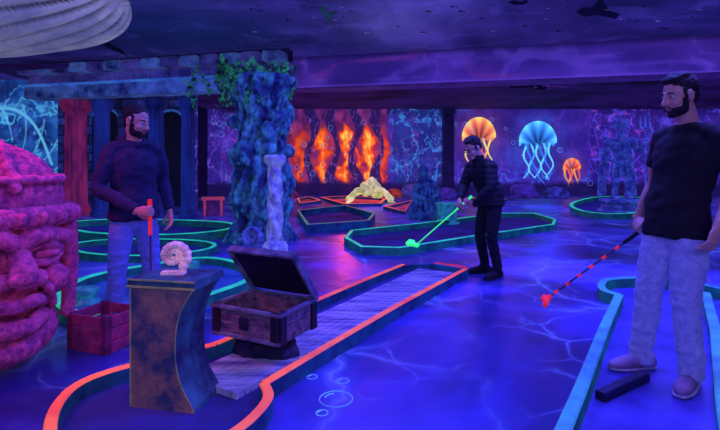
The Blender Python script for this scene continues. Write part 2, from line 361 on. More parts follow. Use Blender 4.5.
def column(px,d,r,h,mats,name='fluted_column'):
    c=V(((px-360)/480*d,d,0)); b=MB()
    prof=[(r*1.35,0),(r*1.35,.1),(r*1.15,.14),(r*1.2,.2),(r,.26),(r,.3)]+[(r*(1-.1*t),.3+(h-.6)*t) for t in np.linspace(.05,1,10)]+[(r*1.1,h-.26),(r*1.3,h-.16),(r*1.3,h)]
    b.revolve(prof,c,seg=96,fn=lambda a,z:1-.13*abs(math.sin(a*7)) if .26<z<h-.28 else 1); b.obj(name,mats)
M_red=mat('red_lit_stone',(185,50,110),(50,14,70),scale=3,emit=.28,bump=.5,stretch=(1,1,.3))
M_bcol=mat('blue_column_stone',(40,60,150),(14,18,70),scale=2,emit=.25,bump=.3,stretch=(1,1,.3))
column(76,12.2,.27,2.9,[M_red]); column(102,12.0,.2,2.9,[M_bcol]); column(156,11.7,.2,2.9,[M_bcol]); column(188,11.5,.17,2.9,[M_bcol])

# ---------------- coral rock pillar
def rn(p,s): return mn.noise(V(p)*s)
b=MB(); pc=V((-1.66,8.15,0))
prof=[(.58,0),(.56,.08),(.5,.25)]+[(.44+.05*math.sin(t*7)+.12*(t>.8)*(t-.8)*5,.25+t*2.45) for t in np.linspace(.03,1,90)]+[(.45,2.78),(.2,2.82)]
def pf(a,z): 
    q=V((math.cos(a)*1.3,math.sin(a)*1.3,z*1.1)); return 1.0+.22*(.5-abs(mn.noise(q*1.7))*2.2)+.14*mn.noise(V((q.x*4,q.y*4,z*4)))+.06*mn.noise(V((q.x*11,q.y*11,z*11)))
b.revolve(prof,pc,seg=160,fn=pf)
for i in range(14):
    a=random.uniform(3.2,6.2); z=random.uniform(.1,2.2); b.ell(pc+V((math.cos(a)*.45,math.sin(a)*.45,z)),(.13,.12,random.uniform(.1,.25)),seg=14,rg=8)
v,f=b.remesh(.022,1,lambda p:.02*rn(p,10)); v[:,2]=np.clip(v[:,2],0,9); b=MB(); b.add(v,f)
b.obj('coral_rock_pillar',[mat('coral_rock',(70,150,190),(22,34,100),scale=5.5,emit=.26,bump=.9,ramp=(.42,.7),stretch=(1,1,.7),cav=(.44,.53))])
b=MB()
def leaf(p,s):
    R=Matrix.Rotation(random.uniform(0,6.28),3,'Z')@Matrix.Rotation(random.uniform(.4,1.5),3,'X')
    v=[(0,0,0),(.5,.35,.08),(.35,.8,.05),(0,1.15,-.05),(-.35,.8,.05),(-.5,.35,.08)]
    b.add([p+R@V(q)*s for q in v],[(0,1,2,3),(0,3,4,5)],random.choice([0,0,1]))
strands=[]
for k in range(24):
    a=random.uniform(2.4,6.6); strands.append((pc+V((math.cos(a)*.5-random.random()*.3,math.sin(a)*.45,2.85+random.uniform(-.1,.12))),random.uniform(.15,.6),.05))
for k in range(18):
    strands.append((P(random.uniform(192,275),random.uniform(68,82),10.1),random.uniform(.15,.7),.06))
for k,(st,ln,am) in enumerate(strands):
    pts=[st+V((am*math.sin(t*5+k),am*math.cos(t*4+k),-ln*t)) for t in np.linspace(0,1,6)]
    b.loft(pts,[.006]*6,seg=5,sub=2,m=1)
    for t in np.linspace(0,1,int(8+ln*26)):
        q=st+V((am*math.sin(t*5+k)+random.uniform(-.07,.07),am*math.cos(t*4+k)+random.uniform(-.07,.07),-ln*t+random.uniform(-.03,.03))); leaf(q,random.uniform(.05,.1))
b.obj('hanging_ivy',[mat('ivy_leaf',(60,170,110),(24,90,80),emit=.26),mat('ivy_leaf_dark',(24,70,60),emit=.12)],fixn=False,smooth=False)

# ---------------- twisted column, nautilus shells
b=MB(); c=G(275,251); h=1.42
prof=[(.19,0),(.19,.08),(.15,.13)]+[(.115-.02*t,.13+t*(h-.3)) for t in np.linspace(.02,1,70)]+[(.12,h-.15),(.16,h-.1),(.17,h-.03),(.13,h)]
b.revolve(prof,c,seg=48,fn=lambda a,z:1+.15*math.sin(a*3+z*15) if .13<z<h-.16 else 1)
b.obj('twisted_column',[mat('pale_stone',(165,175,220),(84,84,170),scale=9,emit=.26,bump=.5)])
def spiral_shell(c,R0,right):
    b=MB(); right=V(right).normalized(); nrm=right.cross(Z); pts=[];rd=[]
    for t in np.linspace(0,1,260):
        r=R0*.72*math.exp(-2.2*t); a=-.9+t*3.0*2*math.pi
        pts.append(c+right*(math.cos(a)*r)+Z*(math.sin(a)*r)); k=R0*.235*math.exp(-2.2*t)*(1+.08*math.sin(t*260)); rd.append((k*1.2,k))
    b.loft(pts,rd,side=nrm,seg=16,sub=1,m=0); return b
M_fossil=mat('fossil_stone',(235,195,205),(160,116,155),scale=14,emit=.16,bump=.4,cav=(.42,.52))
c=G(251,254); b=spiral_shell(c+V((0,0,.24)),.22,(1,-.1,0)); b.ell(c+V((0,0,.04)),(.18,.12,.05)); b.v=[(x,y,max(z,0)) for x,y,z in b.v]; b.obj('nautilus_sculpture',[mat('purple_shell',(90,100,200),(26,26,90),scale=8,emit=.3,bump=.4)])

# ---------------- lanes
def lane(rails,deck,w=.06,h=.1,closed=False,sub=1,dz=.012):
    b=MB()
    for r in rails: b.rail([G(p[0],p[1],h) for p in r],w,h,closed=closed,mt=0,ms=1,sub=sub)
    if deck:
        pts=[G(p[0],p[1],h) for p in deck]
        if closed and sub>1: pts=[V((x,y,0)) for x,y in closed_smooth(np.array([[p.x,p.y] for p in pts]),sub)]
        b.poly(pts,dz,2)
    return b
N_or=mat('neon_orange_paint',(255,116,72),(215,66,66),scale=3,emit=.58); N_mint=mat('neon_mint_paint',(40,225,150),(20,160,125),scale=3,emit=.62); N_teal=mat('neon_teal_paint',(60,165,170),(44,100,165),scale=3,emit=.4)
M_side=mat('rail_side_paint',(24,80,130),(12,28,80),scale=4,emit=.2); M_deck=mat('lane_felt',(36,38,130),(16,16,72),scale=1.5,emit=.22,rough=.9)
M_sideg=mat('rail_side_green',(18,110,105),(12,48,76),scale=4,emit=.28)
left=[(403,264),(360,281),(315,300),(262,323),(215,343),(160,357),(110,370),(78,383),(58,402),(50,428),(58,462),(90,500)]
right=[(466,268),(400,303),(330,343),(264,382),(268,396),(250,418),(222,438),(180,462)]
b=MB(); RW=.055
b.rail([G(*p,.1) for p in left[:5]],RW,.1); b.rail([G(*p,.1) for p in left[4:]],RW,.1,sub=5); b.rail([G(*p,.1) for p in right[:4]],RW,.1); b.rail([G(*p,.1) for p in right[3:]],RW,.1,sub=5)
b.rail([G(403,264,.1),G(430,262,.1),G(466,268,.1)],.05,.09,mt=1)
b.poly([G(*p,.1) for p in left]+[G(*p,.1) for p in reversed(right)],.012,2)
s0=G(208,384,.05); s1=G(436,270,.05); dv=(s1-s0); dv.z=0; L=dv.length; ang=math.atan2(dv.y,dv.x); R=rotz(ang); npk=7
for j in range(npk):
    off=(j-(npk-1)/2)*.062; pn=R@V((0,1,0))
    for k in range(4): 
        c=s0+dv*((k+.5)/4)+pn*off; b.box((c.x,c.y,.03),(L/4*.985,.055,.035),R,m=3)
b.obj('mini_golf_lane',[N_or,M_side,M_deck,mat('worn_planks',(150,150,210),(50,50,128),scale=6,emit=.14,bump=.3,stretch=(.4,3,1))],smooth=False)
c=G(447,269); b=MB(); b.box((c.x,c.y,.035),(.22,.4,.02),rotz(.9),m=0); b.obj('tee_mat',[mat('red_mat',(230,50,60),(160,30,60),scale=9,emit=.5)],smooth=False,bevel=.004)
b=MB(); b.rail([G(*p,.11) for p in [(535,500),(556,445),(582,384),(604,327),(619,294)]],.07,.11,mt=0)
b.rail([G(*p,.11) for p in [(619,294),(604,289),(602,282),(612,278),(650,277),(690,281),(740,292)]],.07,.11,mt=0,sub=4)
b.rail([G(*p,.11) for p in [(706,292),(716,330),(724,400),(735,470)]],.07,.11,mt=0)
b.poly([G(*p,.11) for p in [(535,500),(556,445),(582,384),(604,327),(619,294),(604,286),(615,278),(650,277),(706,290),(716,330),(724,400),(735,470)]],.012,2)
b.obj('mini_golf_lane',[N_teal,M_sideg,mat('lane_blue_paint',(70,60,200),(34,30,128),scale=2,emit=.18,rough=.4)],smooth=False)
a0=G(600,403);a1=G(638,385); a1=a0+(a1-a0)*1.2; b=MB(); b.rail([a0,a1],.06,.05,z0=.013,mt=0,ms=0); b.obj('wooden_beam_obstacle',[mat('dark_timber',(36,34,84),(16,14,44),scale=6,bump=.4)],smooth=False,bevel=.005)
pl=[(346,237),(352,230),(420,223),(500,213),(535,213),(555,219),(553,224),(470,236),(400,247),(362,246)]
lane([pl],pl,closed=True,h=.12).obj('mini_golf_lane',[N_mint,M_sideg,M_deck],smooth=False)
pl=[(62,290),(92,275),(150,264),(205,257),(244,264),(250,277),(210,293),(150,309),(95,314),(62,305)]
lane([pl],pl,closed=True,h=.1,sub=5,w=.08).obj('mini_golf_lane',[N_mint,M_sideg,mat('pond_paint',(44,90,175),(22,32,120),scale=2,emit=.24)],smooth=False)
pl=[(64,223),(110,219),(190,220),(232,223),(226,229),(170,234),(90,232)]
lane([pl],pl,closed=True,h=.14,sub=3,w=.09).obj('mini_golf_lane',[N_mint,M_sideg,M_deck],smooth=False)
pl=[(72,244),(110,239),(180,239),(214,243),(200,250),(140,255),(84,252)]
lane([pl],pl,closed=True,h=.1,sub=3).obj('mini_golf_lane',[N_mint,M_sideg,M_deck],smooth=False)
pl=[(298,210),(345,205),(374,213),(368,220),(308,224)]
lane([pl],pl,closed=True,h=.16,sub=1).obj('mini_golf_lane',[mat('neon_olive_paint',(60,160,120),(120,70,90),scale=2,emit=.5),M_side,M_deck],smooth=False)
for pl in ([(322,197),(350,195.7),(385,198),(380,203),(345,203.5)],[(385,206),(412,200),(405,211)],[(462,199),(480,197),(505,199),(478,203)],[(298,198),(310,196.5),(320,200),(300,203)]):
    lane([pl],pl,closed=True,h=.1,w=.1).obj('mini_golf_lane',[N_or,M_side,mat('ember_deck',(220,80,60),(70,24,100),scale=1.2,emit=.4)],smooth=False)
pl=[(572,203),(600,196.5),(645,197.5),(662,205),(628,213),(585,211)]
lane([pl],pl,closed=True,h=.14,sub=4,w=.1).obj('mini_golf_lane',[N_mint,M_sideg,M_deck],smooth=False)
def post(px,py,r,h,name='bollard'):
    c=G(px,py); b=MB(); b.revolve([(r*1.2,.013),(r*1.2,.03),(r,.05),(r*.92,h*.5),(r,h-.05),(r*1.15,h-.03),(r*1.1,h),(r*.4,h+.01)],c,seg=28); b.obj(name,[mat('mint_post',(50,170,160),(24,80,120),scale=8,emit=.3)])
post(192,284,.07,.24); post(84,304,.11,.14); post(447,224,.22,.46)
for (px,py,r,cc_) in ((286,197.5,.4,(150,60,120)),(414,197.5,.5,(90,90,200)),(394,196.8,.3,(200,80,60)),(446,198.5,.4,(80,60,180)),(524,197.5,.5,(90,60,200)),(556,197.5,.4,(80,80,210))):
    c=G(px,py); b=MB(); b.ell(c+V((0,0,r*.4)),(r,r*.8,r*.7)); b.ell(c+V((r*.6,-.1,r*.25)),(r*.6,r*.5,r*.45)); b.ell(c+V((-r*.5,.1,r*.3)),(r*.5,r*.5,r*.7))
    v,f=b.remesh(r*.07,1,lambda p:r*.14*rn(p,3/r*.6)); v[:,2]=np.clip(v[:,2],0,9); b=MB(); b.add(v,f); b.obj('reef_rock',[mat('reef_rock_paint',cc_,tuple(int(x*.25) for x in cc_),scale=4,emit=.35,bump=.6)])

# ---------------- pedestal with ammonite
M_ped=mat('pedestal_paint',(40,90,125),(20,24,70),scale=5,emit=.16,bump=.8); M_pedf=mat('pedestal_front',(150,108,100),(40,50,96),scale=5,emit=.16,bump=.9,ramp=(.4,.68)); M_gold=mat('gold_edge',(160,140,90),(60,110,100),scale=10,emit=.2)
c=V((-1.0,2.6,0)); R=rotz(-.2); b=MB(); H=.68
def xr_(t): 
    k=max(0,1-abs(2*(t-.03)/.97-1)**2.4); return .195-.105*k
ringsv=[];zs=np.linspace(0,1,30)
for t in zs:
    z=.013+t*(H-.053); xl=-.17; xr=xr_(t); y0=-.14; y1=.14
    ringsv+=[c+R@V(q) for q in((xl,y0,z),(xr,y0,z),(xr,y1,z),(xl,y1,z))]
for i in range(len(zs)-1):
    for j in range(4): 
        k=(j+1)%4; b.add([ringsv[q] for q in (i*4+j,i*4+k,(i+1)*4+k,(i+1)*4+j)],[(0,1,2,3)],1 if j==0 else 0)
b.box(c+R@V((.012,0,H-.02)),(.385,.31,.04),R,m=0,taper=.98)
b.box(c+R@V((.012,-.157,H-.036)),(.385,.008,.01),R,m=2); b.box(c+R@V((.012,-.153,H-.002)),(.38,.01,.008),R,m=2)
b.loft([c+R@V((-.168,-.142,.02)),c+R@V((-.168,-.142,H-.05))],[.004,.004],m=2,sub=1,seg=8); b.loft([c+R@V((xr_(t)-.003,-.14,.015+t*(H-.055))) for t in np.linspace(.01,.99,16)],[.003]*16,m=2,sub=1,seg=8)
o=b.obj('stone_pedestal',[M_ped,M_pedf,M_gold],smooth=False)
q=bmesh.new(); q.from_mesh(o.data); bmesh.ops.remove_doubles(q,verts=q.verts,dist=1e-5); bmesh.ops.recalc_face_normals(q,faces=q.faces); q.to_mesh(o.data); q.free()
b=spiral_shell(c+V((-.01,0,H+.100)),.108,(1,.3,0)); b.box(c+V((-.01,0,H+.008)),(.12,.06,.016)); b.obj('ammonite_sculpture',[M_fossil])

# ---------------- treasure chest on rock
cx=V((-.62,3.15,0)); R=rotz(math.radians(-27)); b=MB(); bw,bd,bh,bz=.52,.40,.19,.19
def bx(p,d,m=0,RR=None): b.box(cx+R@V(p),d,RR or R,m=m)
bx((0,0,bz+.01),(bw,bd,.02))
for s in(-1,1):
    for k,zz in enumerate((.05,.14)):
        bx((0,s*(bd/2-.012),bz+zz),(bw,.024,.085)); bx((s*(bw/2-.012),0,bz+zz),(.024,bd-.05,.085))
    for t in(-1,1): bx((s*(bw/2-.03),t*(bd/2+.004),bz+.095),(.06,.02,bh+.01),m=1); bx((s*(bw/2+.004),t*(bd/2-.03),bz+.095),(.02,.06,bh+.01),m=1)
    bx((0,s*(bd/2+.003),bz+bh-.008),(bw+.03,.03,.022),m=2); bx((s*(bw/2+.003),0,bz+bh-.008),(.03,bd+.03,.022),m=2)
    bx((0,s*(bd/2+.003),bz+.01),(bw+.02,.025,.022),m=2)
bx((0,-bd/2-.014,bz+.1),(.07,.012,.08),m=3); bx((0,0,bz+.04),(bw-.06,bd-.06,.04),m=1)
la_=math.radians(52); hinge=V((0,bd/2,bz+bh+.01)); RM=Matrix.Rotation(-la_,3,'X'); RL=R@RM
for k in range(4): b.box(cx+R@(hinge+RM@V((0,-(k+.5)*bd/4,.012))),(bw,bd/4*.95,.022),RL,m=1)
for s in(-1,0,1): b.box(cx+R@(hinge+RM@V((s*(bw/2-.03),-bd/2,.03))),(.05,bd,.02),RL,m=2)
for s in(-1,1): b.box(cx+R@(hinge+RM@V((s*(bw/2),-bd/2,.0))),(.02,bd+.01,.05),RL,m=2)
b.box(cx+R@(hinge+RM@V((0,-bd,.0))),(bw+.02,.02,.05),RL,m=2)
M_w=mat('chest_wood',(124,94,130),(40,32,80),scale=9,emit=.08,bump=.6,stretch=(.5,3,3)); M_wd=mat('chest_dark_wood',(28,24,60),(12,10,30),scale=9,bump=.4); M_wl=mat('chest_trim_wood',(110,108,150),(46,42,94),scale=12,emit=.08,bump=.5); M_ir=mat('chest_iron',(70,70,110),(30,30,60),metal=.7,rough=.4)
b.obj('treasure_chest',[M_w,M_wd,M_wl,M_ir],smooth=False,bevel=.004)
b=MB(); b.ell(cx+V((0,.0,.1)),(.2,.15,.11)); b.ell(cx+V((.1,-.05,.05)),(.13,.1,.08)); b.ell(cx+V((-.12,.02,.06)),(.1,.1,.1)); b.ell(cx+V((0.02,0,.155)),(.15,.12,.034))
v,f=b.remesh(.012,2,lambda p:.02*rn(p,14)); v[:,2]=np.clip(v[:,2],0.05,.188); b=MB(); b.add(v,f); b.obj('rock',[mat('dark_rock',(40,34,90),(14,10,40),scale=6,bump=.5)])
cc=G(95,352)+V((-.0,.14,0)); R=rotz(-.35); b=MB(); w,d,h=.34,.3,.25
for k in range(3):
    zz=.04+k*.085
    for s in(-1,1): b.box(cc+R@V((0,s*d/2,zz)),(w,.02,.075),R); b.box(cc+R@V((s*w/2,0,zz)),(.02,d,.075),R)
for s in(-1,1):
    for t in(-1,1): b.box(cc+R@V((s*(w/2-.015),t*(d/2-.015),.13)),(.05,.05,.26),R,m=1)
b.box(cc+V((0,0,.015)),(w,d,.02),R)
b.obj('wooden_crate',[mat('red_wood',(170,44,100),(80,24,80),scale=8,emit=.1,bump=.3),mat('red_wood_dark',(120,34,90),(60,16,60),scale=8,emit=.1)],smooth=False,bevel=.004)
c2=G(213,215); b=MB()
b.box(c2+V((0,0,.2)),(.5,.4,.4),rotz(.3)); b.box(c2+V((0,0,.42)),(.56,.46,.06),rotz(.3),m=1)
for s in(-1,1): b.box(c2+rotz(.3)@V((s*.2,-.205,.2)),(.06,.03,.4),rotz(.3),m=1)
b.obj('storage_crate',[mat('crate_violet',(110,40,120),(40,20,80),emit=.3),mat('crate_glow',(230,80,70),(170,60,120),emit=.4)],smooth=False,bevel=.01)

# ---------------- colossal stone head (turned three-quarter to the right)
hc=V((-2.38,3.05,.71)); fd=V((.86,-.51,0)).normalized(); ld=Z.cross(fd); FR=Matrix((fd,ld,Z)).transposed()
b=MB(); H_=lambda p:hc+FR@V(p)
b.ell(hc,(.38,.41,.70),FR,seg=32,rg=20); b.ell(H_((0,0,-.5)),(.38,.40,.24),FR,seg=32); b.ell(H_((-.03,0,.30)),(.42,.46,.41),FR,seg=32,rg=20)
pts=[H_((math.cos(t)*.44-.02,math.sin(t)*.475,.24)) for t in np.linspace(0,2*math.pi,34)]; b.loft(pts,[(.065,.05)]*34,side=Z,sub=1)
for t in np.linspace(0,2*math.pi,26,endpoint=False): b.ell(H_((math.cos(t)*.485-.02,math.sin(t)*.52,.24)),(.028,.028,.04),FR,seg=12,rg=8)
pts=[H_((math.cos(t)*.385-.02,math.sin(t)*.42,.47)) for t in np.linspace(0,2*math.pi,30)]; b.loft(pts,[(.028,.04)]*30,side=Z,sub=1)
b.loft([H_((-.4,0,.45)),H_((-.2,0,.66)),H_((0,0,.72)),H_((.2,0,.66)),H_((.38,0,.42))],[.04]*5,side=ld)
b.loft([H_((.26,.34,.08)),H_((.41,.13,.135)),H_((.42,0,.09)),H_((.41,-.13,.135)),H_((.26,-.34,.08))],[.055]*5,side=Z)
b.loft([H_((.38,0,.10)),H_((.47,0,-.03)),H_((.50,0,-.10))],[(.045,.05),(.065,.065),(.095,.065)],side=ld)
for s in(-1,1):
    b.ell(H_((.44,s*.095,-.12)),(.06,.055,.05),FR); b.ell(H_((.335,s*.19,.01)),(.07,.085,.038),FR); b.ell(H_((.30,s*.25,-.17)),(.11,.10,.10),FR)
    b.loft([H_((.37,s*.09,.05)),H_((.40,s*.19,.065)),H_((.31,s*.30,.02))],[.02]*3); b.loft([H_((.37,s*.09,-.035)),H_((.385,s*.19,-.05)),H_((.31,s*.29,-.015))],[.02]*3)
    b.ell(H_((-.02,s*.42,.0)),(.10,.07,.17),FR); b.loft([H_((math.cos(t)*.095+.0,s*.46,math.sin(t)*.095-.2)) for t in np.linspace(0,6.28,14)],[.036]*14,sub=1)
    b.loft([H_((.16,s*.42,.25)),H_((.19,s*.43,0)),H_((.16,s*.42,-.45))],[(.04,.055)]*3)
    b.loft([H_((.42,s*.12,-.15)),H_((.40,s*.19,-.22)),H_((.31,s*.25,-.33))],[.026]*3)
b.loft([H_((.28,.21,-.30)),H_((.42,.09,-.26)),H_((.42,0,-.275)),H_((.42,-.09,-.26)),H_((.28,-.21,-.30))],[.044]*5); b.loft([H_((.28,.20,-.385)),H_((.41,.07,-.41)),H_((.41,-.07,-.41)),H_((.28,-.20,-.385))],[.05]*4)
b.ell(H_((.30,0,-.56)),(.12,.18,.09),FR)
v,f=b.remesh(.0095,0,lambda p:.006*rn(p,7)+.006*rn(p,22)+.004*rn(p,50)); v[:,2]=np.clip(v[:,2],0,9)
b=MB(); b.add(v,f); b.obj('colossal_stone_head',[mat('stone_with_red_light',(225,84,140),(140,44,110),scale=14,emit=.05,bump=.7,rough=.85,ramp=(.35,.62),cav=(.43,.53))])  # red light on the head is partly put into the stone colour

# ---------------- hanging canopy (gathered fabric)
def cf(q):
    t=math.atan2(q.z,q.y); return .96+.055*abs(math.cos(t*13+.6*math.sin(q.x*3)))+.03*math.sin(q.x*5+t*3)
b=MB(); b.ell((-5.5,6.35,3.66),(2.3,2.0,.86),m=0,seg=240,rg=120,fn=cf)
b.v=[(x,y,min(z,FC-.01)) for x,y,z in b.v]
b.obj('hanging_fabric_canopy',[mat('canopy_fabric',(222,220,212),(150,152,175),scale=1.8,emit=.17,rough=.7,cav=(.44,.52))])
c=P(541,86,13.5); b=MB(); b.revolve([(.12,-.12),(.18,-.06),(.18,.06),(.05,.1),(.04,RC-c.z)],c)
for i in range(5):
    a=i*2*math.pi/5+.3; R=rotz(a)@Matrix.Rotation(.2,3,'X'); b.box(c+rotz(a)@V((.5,0,0)),(.7,.15,.02),R)
b.obj('ceiling_fan',[mat('fan_black',(20,16,30))],smooth=False,bevel=.005)
c=P(448,165,19.7); b=MB(); b.box((c.x,c.y,1.8),(.42,.5,3.58)); b.box((c.x,c.y-.05,.1),(.5,.55,.2)); b.box((c.x,c.y-.05,3.45),(.5,.55,.2)); b.obj('wall_pilaster',[mat('pilaster_paint',(30,26,90),(14,12,50),emit=.3)],smooth=False,bevel=.02)

# ---------------- statues
def statue(c,name,mats):
    b=MB(); S=lambda x,y,z:c+V((x,y,z))
    b.revolve([(.55,.0),(.55,.12),(.46,.16),(.44,.30),(.5,.34),(.5,.4),(.1,.42)],c,seg=28)
    for s in(-1,1):
        b.loft([S(s*.17,-.02,.46),S(s*.16,-.06,.85),S(s*.11,-.02,1.2),S(s*.09,0,1.35)],[.075,.085,.115,.13]); b.loft([S(s*.17,.04,.44),S(s*.18,-.18,.43)],[.07,.06])
        b.ell(S(s*.16,-.1,.88),(.09,.08,.1)); b.ell(S(s*.29,0,1.86),(.15,.14,.11)); b.loft([S(s*.24,.05,1.93),S(s*.42,.05,1.98),S(s*.5,.08,2.1)],[.05,.035,.01])
    b.loft([S(0,0,1.25),S(0,0,1.45),S(0,0,1.78),S(0,0,1.92)],[(.19,.14),(.15,.11),(.27,.17),(.12,.1)])
    b.loft([S(math.cos(t)*.2,math.sin(t)*.15,1.36) for t in np.linspace(0,6.28,16)],[.035]*16,sub=1)
    b.loft([S(-.31,0,1.82),S(-.5,-.02,1.55),S(-.36,-.2,1.4)],[.085,.07,.055]); b.loft([S(.31,0,1.82),S(.5,-.02,1.6),S(.48,-.2,1.8)],[.085,.07,.055]); b.ell(S(.48,-.22,1.82),(.07,.07,.07)); b.ell(S(-.33,-.22,1.4),(.07,.07,.07))
    b.ell(S(0,-.02,2.1),(.12,.13,.16)); b.loft([S(-.0,-.09,2.02),S(0,-.14,1.86),S(.02,-.14,1.62)],[.09,.075,.02])
    for i in range(7):
        a=-1.2+i*.4; b.loft([S(.1*math.sin(a),0,2.19),S(.17*math.sin(a),0,2.32),S(.22*math.sin(a),0,2.44+.06*math.cos(a))],[.035,.026,.01])
    for i in range(8):
        a=i*.785+.4; b.loft([S(.15*math.cos(a),.12*math.sin(a),1.34),S(.22*math.cos(a),.17*math.sin(a),1.15),S(.25*math.cos(a),.2*math.sin(a),.98)],[.06,.055,.02])
    for s in(-1,1): b.loft([S(s*.25,.14,1.85),S(s*.36,.2,1.2),S(s*.40,.18,.5)],[(.08,.03),(.1,.03),(.12,.03)])
    b.loft([S(.49,-.24,.42),S(.49,-.24,1.3),S(.49,-.24,2.2)],[.024]*3)
    b.loft([S(.37,-.24,2.2),S(.61,-.24,2.2)],[.022]*2)
    for s in(-.12,0,.12): b.loft([S(.49+s,-.24,2.2),S(.49+s,-.24,2.38),S(.49+s,-.24,2.52)],[.022,.022,.008])
    v,f=b.remesh(.016,0,lambda p:.006*rn(p,14)); v[:,2]=np.clip(v[:,2],0.013,9); b=MB(); b.add(v,f); b.obj(name,mats)
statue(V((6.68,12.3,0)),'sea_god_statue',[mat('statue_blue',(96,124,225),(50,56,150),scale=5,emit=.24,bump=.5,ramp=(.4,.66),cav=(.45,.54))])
c=V((1.55,11.3,0)); b=MB(); S=lambda x,y,z:c+V((x,y,z))
b.loft([S(0,0,.05),S(.02,0,.45),S(-.03,0,.85),S(-.06,-.02,1.05)],[(.42,.34),(.3,.26),(.2,.18),(.1,.1)]); b.ell(S(-.06,-.06,1.14),(.12,.13,.15)); b.loft([S(-.05,.0,1.2),S(-.1,.02,1.28)],[.09,.04])
b.loft([S(-.18,-.05,.85),S(-.28,-.2,.6),S(-.08,-.28,.5)],[.08,.07,.05]); b.loft([S(.14,-.05,.85),S(.26,-.18,.62),S(.06,-.28,.5)],[.08,.07,.05]); b.ell(S(.1,-.1,.12),(.5,.35,.16)); b.ell(S(.2,0,.35),(.2,.2,.2))
for i in range(9):
    a=3.5+i*.36; b.loft([S(.18*math.cos(a),.16*math.sin(a),.8),S(.3*math.cos(a),.27*math.sin(a),.45),S(.42*math.cos(a),.35*math.sin(a),.06)],[.03,.04,.045])
v,f=b.remesh(.018,0,lambda p:.015*rn(p,5)+.008*rn(p,14)); v[:,2]=np.clip(v[:,2],0,9); b=MB(); b.add(v,f); b.obj('hooded_stone_statue',[mat('teal_stone',(60,120,175),(26,40,110),scale=5,emit=.22,bump=.6,ramp=(.4,.68),cav=(.44,.54))])
c=G(370,202.5); b=MB(); S=lambda x,y,z:c+V((x,y,z))
b.ell(S(.02,0,.5),(.36,.3,.26)); b.ell(S(.05,-.1,.7),(.2,.18,.16)); b.ell(S(-.15,-.2,.38),(.2,.15,.14)); b.ell(S(.25,-.1,.3),(.25,.2,.16))
for s in(-1,1):
    for k in range(4):
        y=-.25+k*.16; b.loft([S(s*.2,y,.45),S(s*(.45+.05*k),y-.1,.42-.06*k),S(s*(.62+.05*k),y-.2,.12),S(s*(.8-.06*k),y-.3,.05)],[.1,.085,.06,.035])
    b.ell(S(s*.09,-.25,.62),(.05,.04,.06))
v,f=b.remesh(.022,0,lambda p:.03*rn(p,6)); v[:,2]=np.clip(v[:,2],0.013,9); b=MB(); b.add(v,f); b.obj('glowing_octopus_sculpture',[mat('glow_shell',(245,245,160),(170,190,110),scale=4,emit=.55,bump=.6,ramp=(.4,.6),cav=(.42,.54))])

# ---------------- people
M_skin=mat('skin',(215,160,150),(195,142,132),scale=20,rough=.5,emit=.02); M_hair=mat('dark_hair',(34,26,30),(14,11,14),scale=60,rough=.7,bump=.5); M_eye=mat('eye_white',(220,220,225)); M_pup=mat('pupil',(15,12,12),rough=.2)
M_hairg=mat('greying_hair',(48,40,44),(24,20,24),scale=60,rough=.8,bump=.5)
M_lip=mat('lip_skin',(170,95,95)); M_black=mat('black_cloth',(22,20,34),(10,9,18),scale=30,rough=.9,bump=.2)
def hand(mb,wrist,d,n,ts,curl=(25,30,20)):
    d=d.normalized(); n=(n-d*n.dot(d)).normalized(); s=d.cross(n).normalized()
    mb.loft([wrist-d*.03,wrist+d*.01,wrist+d*.05,wrist+d*.09],[(.027,.021),(.03,.019),(.041,.017),(.040,.013)],side=s,seg=14)
    for off,ln,r in((-.031,.068,.0085),(-.0105,.08,.009),(.0105,.075,.0088),(.031,.058,.0078)):
        if ts>0: off=-off
        p=wrist+d*.088+s*off; a=0; pts=[p-d*.015,p]
        for cu,fr in zip(curl,(.45,.32,.26)):
            a+=math.radians(cu); p=p+(d*math.cos(a)+n*math.sin(a))*ln*fr*1.05; pts.append(p)
        mb.loft(pts,[r*1.1,r*1.1,r,r*.92,r*.8],side=s,seg=10,sub=3)
    t0=wrist+d*.022+s*ts*.026; k=min(1,curl[0]/60)
    p1=t0+(d*.6+s*ts*.65+n*.4).normalized()*.035; p2=p1+(d*.75+s*ts*(.3-.5*k)+n*(.3+.5*k)).normalized()*.032; p3=p2+(d*.7-s*ts*.5*k+n*(.2+.5*k)).normalized()*.025
    mb.loft([t0,p1,p2,p3],[.015,.0125,.0105,.0085],side=n,seg=10,sub=3)
